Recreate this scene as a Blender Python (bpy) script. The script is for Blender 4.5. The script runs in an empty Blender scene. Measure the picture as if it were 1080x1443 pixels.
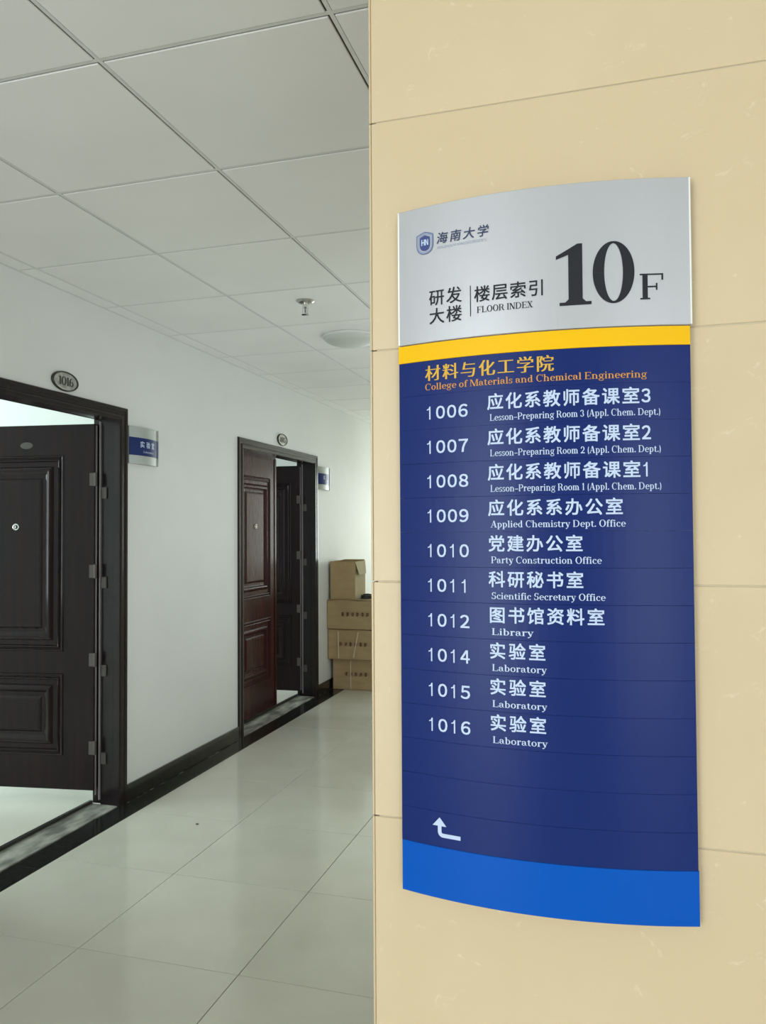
import bpy, bmesh, math, random
from mathutils import Vector, Matrix
random.seed(7)
C = bpy.context.scene.collection
S = bpy.context.scene
PI = math.pi

# ------------------------------------------------------------------ camera
YAW, PITCH, ROLL, H_CAM = 0.2873, 0.0252, -0.0059, 1.4174
cd = bpy.data.cameras.new('camera'); cam = bpy.data.objects.new('camera', cd); C.objects.link(cam)
_r = Vector((math.cos(YAW), math.sin(YAW), 0)); _f = Vector((-math.sin(YAW)*math.cos(PITCH), math.cos(YAW)*math.cos(PITCH), math.sin(PITCH)))
_u = _r.cross(_f)
r2 = _r*math.cos(ROLL) + _u*math.sin(ROLL); u2 = -_r*math.sin(ROLL) + _u*math.cos(ROLL)
cam.matrix_world = Matrix(((r2.x, u2.x, -_f.x, 0), (r2.y, u2.y, -_f.y, 0), (r2.z, u2.z, -_f.z, H_CAM), (0, 0, 0, 1)))
cd.sensor_fit = 'VERTICAL'; cd.sensor_height = 36; cd.lens = 36*1104.9/1443; cd.clip_start = .05
S.camera = cam

# ------------------------------------------------------------------ world, lights, exposure
w = bpy.data.worlds.new('world'); S.world = w; w.use_nodes = True
w.node_tree.nodes['Background'].inputs[0].default_value = (.86, .95, 1, 1)
w.node_tree.nodes['Background'].inputs[1].default_value = 1.0
S.view_settings.view_transform = 'Standard'; S.view_settings.look = 'None'
S.view_settings.gamma = 1; S.view_settings.use_curve_mapping = False
S.view_settings.exposure = 0.0

def area(name, loc, size, power, col, rot):
    l = bpy.data.lights.new(name, 'AREA'); l.shape = 'RECTANGLE'; l.size, l.size_y = size
    l.energy = power; l.color = col
    o = bpy.data.objects.new(name, l); C.objects.link(o); o.location = loc; o.rotation_euler = rot
    return o
# daylight through the modelled window openings (see wall_back, wall_east, wall_end and the two rooms)
area('window_daylight', (-1.65, -3.17, 1.25), (1.5, 2.1), 74, (.93, .97, 1), (PI/2, 0, 0))            # lobby, back wall, faces +Y
area('window_daylight', (2.1, -3.17, 1.25), (1.6, 2.1), 46, (.93, .97, 1), (PI/2, 0, 0))            # lobby, back wall right of the viewer, faces +Y
area('window_daylight', (-1.4, 10.57, 1.5), (1.5, 1.5), 62, (.90, 1, .95), (PI/2, 0, PI))            # corridor end, faces -Y
area('window_daylight', (-6.37, 2.3, 1.6), (2.4, 1.7), 92, (.86, 1, .98), (PI/2, 0, -PI/2))         # laboratory 1016, faces +X
area('window_daylight', (-6.37, 6.2, 1.6), (1.8, 1.5), 40, (.90, 1, .98), (PI/2, 0, -PI/2))         # next laboratory, faces +X

area('window_daylight', (-.17, 4.6, 1.5), (2.6, 1.5), 17, (.90, .97, 1), (PI/2, 0, PI/2))             # corridor, unseen right-hand window added to brighten it, faces -X

# ------------------------------------------------------------------ materials
def mat(name, col, rough=.5, metal=0, spec=.5, coat=0):
    m = bpy.data.materials.new(name); m.use_nodes = True
    b = m.node_tree.nodes['Principled BSDF']
    b.inputs['Base Color'].default_value = (*col, 1); b.inputs['Roughness'].default_value = rough
    b.inputs['Metallic'].default_value = metal; b.inputs['Specular IOR Level'].default_value = spec
    b.inputs['Coat Weight'].default_value = coat; b.inputs['Coat Roughness'].default_value = .08
    return m
def noisy(m, c1, c2, scale=8, detail=3, lo=.35, hi=.65, bump=0, stretch=(1, 1, 1), per_object=0, bscale=None, rough=None):
    nt = m.node_tree; N = nt.nodes; L = nt.links; b = N['Principled BSDF']
    tc = N.new('ShaderNodeTexCoord'); mp = N.new('ShaderNodeMapping'); mp.inputs['Scale'].default_value = stretch
    L.new(tc.outputs['Object'], mp.inputs[0])
    n = N.new('ShaderNodeTexNoise'); n.inputs['Scale'].default_value = scale; n.inputs['Detail'].default_value = detail
    L.new(mp.outputs[0], n.inputs['Vector'])
    r = N.new('ShaderNodeValToRGB'); r.color_ramp.elements[0].position = lo; r.color_ramp.elements[1].position = hi
    r.color_ramp.elements[0].color = (*c1, 1); r.color_ramp.elements[1].color = (*c2, 1)
    L.new(n.outputs[0], r.inputs[0]); out = r.outputs[0]
    if per_object:
        oi = N.new('ShaderNodeObjectInfo'); mr = N.new('ShaderNodeMapRange')
        mr.inputs[3].default_value = 1-per_object; mr.inputs[4].default_value = 1+per_object
        L.new(oi.outputs['Random'], mr.inputs[0])
        hs = N.new('ShaderNodeHueSaturation'); L.new(out, hs.inputs['Color']); L.new(mr.outputs[0], hs.inputs['Value']); out = hs.outputs[0]
    L.new(out, b.inputs['Base Color'])
    if bump:
        n2 = N.new('ShaderNodeTexNoise'); n2.inputs['Scale'].default_value = bscale or scale*6; n2.inputs['Detail'].default_value = 4
        L.new(mp.outputs[0], n2.inputs['Vector'])
        bp = N.new('ShaderNodeBump'); bp.inputs['Strength'].default_value = bump; bp.inputs['Distance'].default_value = .002
        L.new(n2.outputs[0], bp.inputs['Height']); L.new(bp.outputs[0], b.inputs['Normal'])
    if rough:
        mr2 = N.new('ShaderNodeMapRange'); mr2.inputs[3].default_value, mr2.inputs[4].default_value = rough
        L.new(n.outputs[0], mr2.inputs[0]); L.new(mr2.outputs[0], b.inputs['Roughness'])
    return m

plaster = noisy(mat('plaster', (.7, .72, .68), .6), (.70, .72, .715), (.76, .78, .77), 1.3, 4, .3, .7, .15, bscale=60)
room_white = mat('room_white', (.82, .85, .83), .8)
ceil_m = noisy(mat('ceiling_panel', (.64, .66, .635), .6), (.855, .855, .845), (.885, .885, .875), 2, 2, per_object=.015)
bar_m = mat('grid_metal', (.72, .73, .71), .45)
gap_shade = mat('painted_gap_shade', (.045, .05, .048), .9)  # dark colour stands in for the shade inside the ceiling grooves
floor_m = noisy(mat('floor_tile', (.5, .5, .42), .12, spec=.5), (.60, .60, .515), (.66, .66, .575), 3.5, 5, .3, .7, 0, per_object=.02, rough=(.09, .17))
grout_f = mat('floor_grout', (.06, .058, .05), .8)
granite = noisy(mat('black_granite', (.02, .022, .02), .16), (.008, .009, .008), (.035, .037, .034), 60, 5, .4, .8)
sill_m = noisy(mat('dusty_cement', (.2, .2, .18), .8), (.15, .155, .13), (.46, .46, .41), 14, 6, .38, .66, .5, stretch=(1, .45, 1))
grout_w = mat('wall_grout', (.62, .56, .42), .9)
door_m = noisy(mat('dark_door_lacquer', (.03, .015, .018), .13, 0, .20), (.011, .007, .0095), (.021, .009, .011), 5, 4, .3, .75, .03, stretch=(6, 6, .5), bscale=40)
door_red = noisy(mat('maroon_door_lacquer', (.06, .015, .018), .2, 0, .13), (.026, .008, .010), (.052, .012, .015), 4, 4, .3, .75, .08, stretch=(5, 5, .4), bscale=40)
frame_m = noisy(mat('dark_frame_lacquer', (.02, .014, .017), .2, 0, .28), (.012, .009, .011), (.018, .012, .014), 6, 3, .3, .7, .05, bscale=50)
steel = mat('steel', (.5, .5, .48), .32, 1)
hinge_m = mat('grey_hinge_steel', (.10, .088, .085), .5, .2, .3)
chrome = mat('chrome', (.75, .75, .73), .14, 1)
rubber = mat('grey_seal', (.30, .28, .30), .35)
alu = mat('silver_sheet', (.46, .47, .49), .36, .42)
alu_dull = mat('dull_silver_sheet', (.38, .42, .40), .4, .3)
alu_edge = mat('silver_edge', (.86, .87, .85), .3, .3)
def satin(name, col, rough=.3, spec=.5): return mat(name, col, rough, 0, spec)
navy = satin('navy_strip', (.006, .021, .135), .28, .16)
yellow = satin('yellow_strip', (.86, .49, .003), .4, .15)
azure = satin('azure_strip', (.0, .086, .46), .3, .13)
white_ink = mat('white_print', (.52, .63, .82), .5, 0, .3)
black_ink = mat('black_print', (.018, .019, .024), .55, 0, .2)
gold_ink = mat('gold_print', (.66, .40, .045), .5, 0, .3)
orange_ink = mat('orange_print', (.60, .28, .055), .5, 0, .3)
navy_ink = mat('navy_print', (.03, .05, .20), .5)
pale_ink = mat('pale_blue_print', (.30, .36, .48), .5)
pewter = noisy(mat('pewter', (.25, .25, .23), .4, .7), (.30, .30, .28), (.46, .46, .43), 40, 2)
pewter_dark = mat('dark_pewter', (.05, .05, .045), .45, .5)
card = noisy(mat('cardboard', (.34, .25, .13), .8), (.33, .235, .115), (.40, .29, .15), 6, 4, .3, .7, .1, stretch=(1, 1, 3), per_object=.05)
card_light = noisy(mat('pale_cardboard', (.42, .33, .17), .75), (.36, .29, .14), (.42, .34, .17), 6, 3)
strap_m = mat('cream_strap', (.55, .46, .30), .5)
box_ink = mat('brown_red_print', (.10, .045, .03), .8)
lamp_white = mat('lamp_diffuser', (.60, .625, .595), .4)
wood_lab = mat('dark_plastic', (.02, .03, .02), .4)

# cream wall tile with pale flecks and yellow clouding
def cream_tile():
    m = mat('cream_tile', (.72, .6, .38), .36, 0, .32)
    nt = m.node_tree; N = nt.nodes; L = nt.links; b = N['Principled BSDF']
    tc = N.new('ShaderNodeTexCoord')
    n = N.new('ShaderNodeTexNoise'); n.inputs['Scale'].default_value = 3.2; n.inputs['Detail'].default_value = 5; L.new(tc.outputs['Object'], n.inputs[0])
    r = N.new('ShaderNodeValToRGB'); r.color_ramp.elements[0].position = .3; r.color_ramp.elements[1].position = .7
    r.color_ramp.elements[0].color = (.595, .480, .300, 1); r.color_ramp.elements[1].color = (.64, .525, .343, 1); L.new(n.outputs[0], r.inputs[0])
    mp = N.new('ShaderNodeMapping'); mp.inputs['Scale'].default_value = (1, 1, 1.3); mp.inputs['Rotation'].default_value = (0, .7, 0); L.new(tc.outputs['Object'], mp.inputs[0])
    n2 = N.new('ShaderNodeTexNoise'); n2.inputs['Scale'].default_value = 26; n2.inputs['Detail'].default_value = 7; n2.inputs['Roughness'].default_value = .62; n2.inputs['Distortion'].default_value = 1.2
    L.new(mp.outputs[0], n2.inputs[0])
    r2_ = N.new('ShaderNodeValToRGB'); r2_.color_ramp.elements[0].position = .64; r2_.color_ramp.elements[1].position = .75; L.new(n2.outputs[0], r2_.inputs[0])
    r2_.color_ramp.elements[1].color = (.48, .48, .48, 1)
    mx = N.new('ShaderNodeMix'); mx.data_type = 'RGBA'; L.new(r2_.outputs[0], mx.inputs[0]); L.new(r.outputs[0], mx.inputs[6]); mx.inputs[7].default_value = (.80, .74, .58, 1)
    L.new(mx.outputs[2], b.inputs['Base Color'])
    return m
tile_m = cream_tile()

# ------------------------------------------------------------------ helpers
def obj(name, bm, m, parent=None, smooth=False):
    me = bpy.data.meshes.new(name)
    if isinstance(bm, tuple): me.from_pydata(bm[0], [], bm[1])
    else:
        bm.to_mesh(me); bm.free()
    me.materials.append(m)
    if smooth:
        for p in me.polygons: p.use_smooth = True
    o = bpy.data.objects.new(name, me); C.objects.link(o)
    if parent: o.parent = parent
    return o
def empty(name, loc, label, cat, group=None, kind=None):
    o = bpy.data.objects.new(name, None); C.objects.link(o); o.location = loc; o.empty_display_size = .1
    return tag(o, label, cat, group, kind)
def tag(o, label, cat, group=None, kind=None):
    o['label'] = label; o['category'] = cat
    if group: o['group'] = group
    if kind: o['kind'] = kind
    return o
def bx(bm, x0, x1, y0, y1, z0, z1, bevel=0):
    t = bmesh.new()
    vs = [t.verts.new((x, y, z)) for x in (x0, x1) for y in (y0, y1) for z in (z0, z1)]
    for f in ((0, 1, 3, 2), (4, 6, 7, 5), (0, 4, 5, 1), (2, 3, 7, 6), (0, 2, 6, 4), (1, 5, 7, 3)): t.faces.new([vs[i] for i in f])
    if bevel: bmesh.ops.bevel(t, geom=list(t.edges), offset=bevel, segments=1, affect='EDGES')
    bmesh.ops.recalc_face_normals(t, faces=t.faces)
    me = bpy.data.meshes.new('tmp'); t.to_mesh(me); t.free(); bm.from_mesh(me); bpy.data.meshes.remove(me)
    return bm
def box(*a, bevel=0): return bx(bmesh.new(), *a, bevel=bevel)
def lathe(bm, prof, mtx=Matrix(), n=32):
    """prof: (radius, height) list, spun round local Z"""
    rings = []
    for r, h in prof:
        rings.append([bm.verts.new(mtx @ Vector((r*math.cos(2*PI*i/n), r*math.sin(2*PI*i/n), h))) for i in range(n)])
    for a, b in zip(rings, rings[1:]):
        for i in range(n):
            try: bm.faces.new((a[i], a[(i+1) % n], b[(i+1) % n], b[i]))
            except ValueError: pass
    for ring, flip in ((rings[0], True), (rings[-1], False)):
        bm.faces.new(ring[::-1] if flip else ring)
    return bm

def local(o, parent_loc):   # shift a mesh that was laid out in world metres so that its parent can stand at its base
    for v in o.data.vertices: v.co -= Vector(parent_loc)
    return o

# ------------------------------------------------------------------ measures
XW = -2.490          # face of the corridor's left wall
XB = -2.354          # edge of the black floor border
YS = 0.9714          # face of the tiled sign wall
XC = -0.3005         # its outer corner
HC = 2.566           # ceiling
Y0, Y1 = -3.2, 10.6
XE = 3.2
D1 = (2.46, 3.537); D2 = (4.96, 6.32); DT = 2.01     # clear door openings (y) and their height

# ------------------------------------------------------------------ floor
fl = bpy.data.objects.new('floor', None); C.objects.link(fl)
tag(fl, 'glossy pale greenish grey square floor tiles of corridor and lobby', 'floor', kind='structure')
o = obj('tile_bed', box(XW, XE, Y0, Y1, -.06, -.0045), grout_f, fl)
xs = [XB, -1.778] + [-1.778+.602*k for k in range(1, 10)]; xs[-1] = min(xs[-1], XE)
ys = [2.311+.602*k for k in range(-10, 15)]
tile_cache = {}
def piece(name, x0, x1, y0, y1, z0, z1, m, parent, bev):
    key = (name, round(x1-x0, 4), round(y1-y0, 4), round(z1-z0, 4), m.name)
    c = ((x0+x1)/2, (y0+y1)/2, (z0+z1)/2)
    if key not in tile_cache:
        a, b, d = (x1-x0)/2, (y1-y0)/2, (z1-z0)/2
        o = obj(name, box(-a, a, -b, b, -d, d, bevel=bev), m, parent); tile_cache[key] = o
    else:
        o = bpy.data.objects.new(name, tile_cache[key].data); C.objects.link(o); o.parent = parent
    o.location = c
    return o
g = .0014
for x0, x1 in zip(xs, xs[1:]):
    for y0, y1 in zip(ys, ys[1:]):
        a0, a1, b0, b1 = x0+g, min(x1, XE)-g, max(y0, Y0)+g, min(y1, Y1)-g
        if a1-a0 < .02 or b1-b0 < .02: continue
        if b0 > YS and a0 > XC: continue
        if b1 > YS+.02 and a1 > XC+.02 and a0 < XC: a1 = XC+.02 if b0 > YS else a1
        piece('tile', a0, a1, b0, b1, -.0045, 0, floor_m, fl, .0006)
bd = bpy.data.objects.new('floor_border', None); C.objects.link(bd)
tag(bd, 'black stone border strip laid flush along the foot of the left wall', 'floor border', kind='structure')
for k in range(-5, 14):
    y0 = max(2.0+.8*(k-1), Y0); y1 = min(2.0+.8*k, Y1)
    if y1-y0 > .05: piece('border_stone', XW, XB-.0015, y0+.0005, y1-.0005, -.0045, .0006, granite, bd, .0004)

# ------------------------------------------------------------------ left wall with two door openings
def wall_boxes(bm, x0, x1, ya, yb, z1, holes):
    y = ya
    for h0, h1, hz0, hz in holes:
        bx(bm, x0, x1, y, h0, 0, z1); bx(bm, x0, x1, h0, h1, hz, z1)
        if hz0 > 0: bx(bm, x0, x1, h0, h1, 0, hz0)
        y = h1
    bx(bm, x0, x1, y, yb, 0, z1)
F = .055
bm = bmesh.new(); wall_boxes(bm, XW-.17, XW, Y0, Y1, 2.95, [(D1[0]-F, D1[1]+F, 0, DT+F), (D2[0]-F, D2[1]+F, 0, DT+F)])
tag(obj('wall_left', bm, plaster), 'plain white plaster corridor wall with two dark doors', 'wall', kind='structure')

mortar = noisy(mat('worn_mortar', (.2, .2, .18), .9), (.012, .012, .011), (.20, .20, .17), 16, 6, .48, .66)
mj = obj('trim_1', (lambda bm: [bx(bm, XW+.011, XW+.0175, a, b, .0004, .0022, .0005) for a, b in ((Y0, D1[0]-.07), (D1[1]+.07, D2[0]-.07), (D2[1]+.07, Y1))] and bm)(bmesh.new()), mortar)
tag(mj, 'thin patchy line of pale mortar between black skirting and floor border', 'trim', kind='structure')
# skirting of the left wall (black stone lengths)
bs = bpy.data.objects.new('baseboard_left', None); C.objects.link(bs)
tag(bs, 'low black stone skirting along the white corridor wall', 'baseboard', kind='structure')
for a, b in ((Y0, D1[0]-.07), (D1[1]+.07, D2[0]-.07), (D2[1]+.07, Y1)):
    n = max(1, round((b-a)/.8))
    for k in range(n):
        ya, yb = a+(b-a)*k/n, a+(b-a)*(k+1)/n
        piece('skirting_stone', XW, XW+.011, ya+.0005, yb-.0005, .0006, .092, granite, bs, .001)

# ------------------------------------------------------------------ sign wall (tiled pier) and its side return
pier = bpy.data.objects.new('wall_right', None); C.objects.link(pier)
tag(pier, 'cream marble-look tiled wall that carries the blue floor directory', 'wall', kind='structure')
bm = bmesh.new()          # solid round an added window recess that opens to the corridor (y 3.3-5.9)
bx(bm, XC+.006, XE, YS+.0018, 3.3, 0, 2.95); bx(bm, XC+.006, XE, 5.9, Y1, 0, 2.95); bx(bm, XC+.006, XE, 3.3, 5.9, 0, .75); bx(bm, XC+.006, XE, 3.3, 5.9, 2.25, 2.95)
obj('wall_core', bm, grout_w, pier)
zj = [1.9532+.3*k for k in range(-7, 4)]
zz = [0]+[z for z in zj if z > .02 and z < HC+.2]+[2.75]
zz = [z for i, z in enumerate(zz) if i == 0 or z-zz[i-1] > .01]
for z0, z1 in zip(zz, zz[1:]):
    x = XC
    while x < XE-.02:
        x1 = min(x+.6, XE)
        piece('tile', x+.0004, x1-.0004, YS, YS+.009, z0+.0007, z1-.0007, tile_m, pier, .0008); x = x1
    y = YS
    while y < 3.2 and y < 9:
        y1 = y+.6
        piece('tile', XC-.0030, XC-.0030+.009 if y > YS else XC-.0002, y+.0004, y1-.0004, z0+.0007, z1-.0007, tile_m, pier, .0008); y = y1

# ------------------------------------------------------------------ ceiling
ce = bpy.data.objects.new('ceiling', None); C.objects.link(ce)
tag(ce, 'suspended ceiling of square matt grey-white panels in a metal grid', 'ceiling', kind='structure')
obj('ceiling_void', box(XW, XE, Y0, Y1, HC+.03, HC+.05), gap_shade, ce)  # sheet above the panels, painted dark as the unlit void
cx = [-2.391+.6*k for k in range(0, 11)]; cy = [1.609+.6*k for k in range(-9, 16)]
cx = [XW+.012]+cx; cy = [Y0]+[c for c in cy if Y0+.05 < c < Y1-.05]+[Y1]
q = .0082
for i, (x0, x1) in enumerate(zip(cx, cx[1:])):
    for y0, y1 in zip(cy, cy[1:]):
        a0, a1, b0, b1 = x0+(q if i else 0), min(x1, XE)-q, y0+q, y1-q
        if b0 > YS: a1 = min(a1, XC-.004)
        elif b1 > YS and x1 > XC:
            if a0 > XC: b1 = YS-.002
        if a1-a0 < .03 or b1-b0 < .03: continue
        piece('ceiling_panel', a0, a1, b0, b1, HC, HC+.012, ceil_m, ce, .0015)
for x in cx[1:-1]:
    ye = Y1 if x < XC else YS
    piece('groove_shade', x-.0085, x+.0085, Y0, ye, HC+.0040, HC+.02, gap_shade, ce, .0002)  # dark strip painted as the shade down in the groove
    piece('grid_bar', x-.0032, x+.0072, Y0, ye, HC+.0008, HC+.0042, bar_m, ce, .0004)
for y in cy[1:-1]:
    xe = XE if y < YS else XC-.004
    piece('groove_shade', XW, xe, y-.0085, y+.0085, HC+.0041, HC+.02, gap_shade, ce, .0002)
    piece('grid_bar', XW, xe, y-.0072, y+.0032, HC+.0010, HC+.0044, bar_m, ce, .0004)
piece('edge_angle', XW, XW+.010, Y0, Y1, HC-.001, HC+.012, bar_m, ce, .0005)

# ------------------------------------------------------------------ the rest of the shell (behind and beside the camera, corridor end, rooms)
def window(n, center, wdt, hgt, axis, label):
    """axis 'y': window in a wall of constant y; 'x': constant x"""
    e = empty('window_%d' % n, center, label, 'window', kind='structure')
    def b(u0, u1, d0, d1, z0, z1, nm, m):
        if axis == 'y': o = obj(nm, box(u0, u1, d0, d1, z0, z1), m, e)
        else: o = obj(nm, box(d0, d1, u0, u1, z0, z1), m, e)
    a, h = wdt/2, hgt/2; m = steel
    for u0, u1, z0, z1 in ((-a, -a+.05, -h, h), (a-.05, a, -h, h), (-.025, .025, -h+.05, h-.05), (-a+.05, a-.05, -h, -h+.05), (-a+.05, a-.05, h-.05, h)):
        b(u0, u1, -.05, .05, z0, z1, 'window_frame', alu_edge)
    return e
def hole_wall(name, axis, pos, t, a, b, z1, h0, h1, hz0, hz1, m, label):
    bm = bmesh.new()
    for u0, u1, z0, zz1 in ((a, h0, 0, z1), (h1, b, 0, z1), (h0, h1, 0, hz0), (h0, h1, hz1, z1)):
        if axis == 'y': bx(bm, u0, u1, pos, pos+t, z0, zz1)
        else: bx(bm, pos, pos+t, u0, u1, z0, zz1)
    tag(obj(name, bm, m), label, 'wall', kind='structure')
hole_wall('wall_back', 'y', Y0-.2, .2, XW, .5, 2.95, -2.4, -.9, .2, 2.3, plaster, 'white lobby wall with a tall window behind the viewer on the left')
hole_wall('wall_back', 'y', Y0-.2, .2, .5, XE, 2.95, 1.3, 2.9, .2, 2.3, plaster, 'white lobby wall with a tall window behind the viewer on the right')
window(1, (-1.65, Y0-.1, 1.25), 1.5, 2.1, 'y', 'tall lobby window behind the viewer on the left')
window(2, (2.1, Y0-.1, 1.25), 1.6, 2.1, 'y', 'tall lobby window behind the viewer on the right')
tag(obj('wall_east', box(XE, XE+.2, Y0-.2, YS, 0, 2.95), plaster), 'plain white lobby wall to the right of the viewer', 'wall', kind='structure')
hole_wall('wall_end', 'y', Y1, .2, XW, XC, 2.95, -2.15, -.65, .75, 2.25, plaster, 'white wall closing the far end of the corridor')
window(3, (-1.4, Y1+.1, 1.5), 1.5, 1.5, 'y', 'window at the far end of the corridor')
def room(n, ya, yb, wy, ww, wh, lab):
    x0, x1 = -6.4, XW-.17
    tag(obj('floor', box(x0, x1, ya, yb, -.06, 0), mat('room_floor%d' % n, (.80, .79, .70), .25)), 'pale tiled floor inside %s' % lab, 'floor', kind='structure')
    tag(obj('ceiling', box(x0-.2, x1, ya, yb, 2.95, 3.05), room_white), 'white ceiling inside %s' % lab, 'ceiling', kind='structure')
    bm = bmesh.new(); bx(bm, x0-.2, x1, yb, yb+.12, 0, 2.95); 
    if n == 1: bx(bm, x0-.2, x1, ya-.12, ya, 0, 2.95)
    tag(obj('wall_partition', bm, room_white), 'white side walls inside %s' % lab, 'wall', kind='structure')
    hole_wall('wall_window_side', 'x', x0-.2, .2, ya, yb, 2.95, wy-ww/2, wy+ww/2, 1.6-wh/2, 1.6+wh/2, room_white, 'white outer wall inside %s' % lab)
    window(3+n, (x0-.1, wy, 1.6), ww, wh, 'x', 'daylit window inside %s' % lab)
window(6, (XC+.10, 4.6, 1.5), 2.6, 1.5, 'x', 'unseen window added in the tiled wall to brighten the corridor')
room(1, .4, 4.25, 2.3, 2.4, 1.7, 'the nearer room behind the open door')
room(2, 4.37, 7.6, 6.2, 1.8, 1.5, 'the farther room behind the half open door')
tag(obj('floor', box(XW-.17, XW, D1[0], D1[1], -.06, -.001), sill_m), 'rough cement base under the nearer threshold', 'floor', kind='structure')
tag(obj('floor', box(XW-.17, XW, D2[0], D2[1], -.06, -.001), sill_m), 'rough cement base under the farther threshold', 'floor', kind='structure')

# ------------------------------------------------------------------ doors
def sweep(prof, ya, yb, zt, org):
    """profile of (outward offset from opening, x) carried up one jamb, over the head and down the other, mitred"""
    V = []; Fc = []
    for u, x in prof:
        V += [(x-org[0], ya-u-org[1], .0), (x-org[0], ya-u-org[1], zt+u), (x-org[0], yb+u-org[1], zt+u), (x-org[0], yb+u-org[1], .0)]
    n = len(prof)
    for i in range(n):
        j = (i+1) % n
        for k in range(3): Fc.append((4*i+k, 4*j+k, 4*j+k+1, 4*i+k+1))
    Fc.append(tuple(4*i for i in range(n))); Fc.append(tuple(4*i+3 for i in range(n))[::-1])
    bm = bmesh.new(); vs = [bm.verts.new(v) for v in V]
    for f in Fc: bm.faces.new([vs[i] for i in f])
    bmesh.ops.recalc_face_normals(bm, faces=bm.faces)
    return bm
RING = [(0, 0), (.003, .006), (.007, .0085), (.011, .0065), (.014, .002), (.018, .002), (.022, .0075), (.026, .009), (.030, .0065), (.034, .001),
        (.058, .001), (.064, .008), (.072, .014), (.080, .0155), (.088, .013), (.096, .005), (.104, .001), (.120, .001), (.127, .006), (.136, .0085), (.146, .0085)]
def panel(x0, x1, z0, z1, ysign=-1, y=0, prof=RING):
    """raised moulded panel standing proud of a leaf face; rings nest inwards"""
    lim = min(x1-x0, z1-z0)/2-.004
    V = []; Fc = []
    pr = [p for p in prof if p[0] < lim]
    for d, h in pr:
        V += [(x0+d, y+ysign*h, z0+d), (x1-d, y+ysign*h, z0+d), (x1-d, y+ysign*h, z1-d), (x0+d, y+ysign*h, z1-d)]
    for i in range(len(pr)-1):
        for k in range(4): Fc.append((4*i+k, 4*i+(k+1) % 4, 4*i+4+(k+1) % 4, 4*i+4+k))
    m = 4*(len(pr)-1); Fc.append((m, m+1, m+2, m+3))
    bm = bmesh.new(); vs = [bm.verts.new(v) for v in V]
    for f in Fc: bm.faces.new([vs[i] for i in f])
    return bm
def peephole(parent, x, z, y):
    M = Matrix.Translation((x, y, z)) @ Matrix.Rotation(PI/2, 4, 'X')
    o = obj('peephole', lathe(bmesh.new(), [(.0185, -.001), (.0185, .003), (.017, .006), (.0135, .007), (.012, .004), (.010, .003)], M, 28), chrome, parent)
    o['label'] = 'round chrome door viewer'
    obj('viewer_lens', lathe(bmesh.new(), [(.0105, 0), (.0095, .004), (.006, .006)], M, 20), pewter_dark, o)
    bm = bmesh.new(); bx(bm, -.004, .003, -.0085, -.006, -.004, .004)
    k = obj('viewer_cover', bm, chrome, o); k.location = (x, y, z)
    return o
HZ = [(1.70, 1.63), (1.22, 1.16), (.76, .70), (.305, .245)]    # leaf-side and jamb-side pieces of the hinges
PROF = [(.07, XW-.004), (.07, XW+.008), (.066, XW+.013), (.050, XW+.013), (.046, XW+.009), (.030, XW+.009), (.026, XW+.013), (.020, XW+.015), (.006, XW+.015), (0, XW+.010),
        (0, XW-.028), (.004, XW-.032), (.004, XW-.098), (.002, XW-.104), (.026, XW-.104), (.026, XW-.168), (.0549, XW-.168), (.0549, XW-.004)]
def make_door(n, ya, yb, label):
    org = (XW, ya, 0)
    root = empty('door_%d' % n, org, label, 'door', kind='structure')
    obj('door_frame', sweep(PROF, ya, yb, DT, org), frame_m, root)
    # threshold: worn cement sill with a steel strip behind
    obj('threshold', box(-.165, -.0005, .0, yb-ya, -.001, .006, bevel=.002), sill_m, root)
    obj('sill_strip', box(-.168, -.148, .0, yb-ya, .006, .022, bevel=.002), pewter_dark, root)
    for a, b in HZ:      # jamb side hinge plates on the far jamb
        obj('hinge_plate', box(-.098, -.068, yb-ya-.006, yb-ya+.004, b-.030, b+.030, bevel=.002), hinge_m, root)
    sl = obj('frame_seal', box(-.1095, -.1035, yb-ya-.0085, yb-ya+.006, .03, DT-.004), rubber, root)
    return root
d1 = make_door(1, D1[0], D1[1], 'nearer dark panelled door standing open, leaf swung into the bright room')
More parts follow.
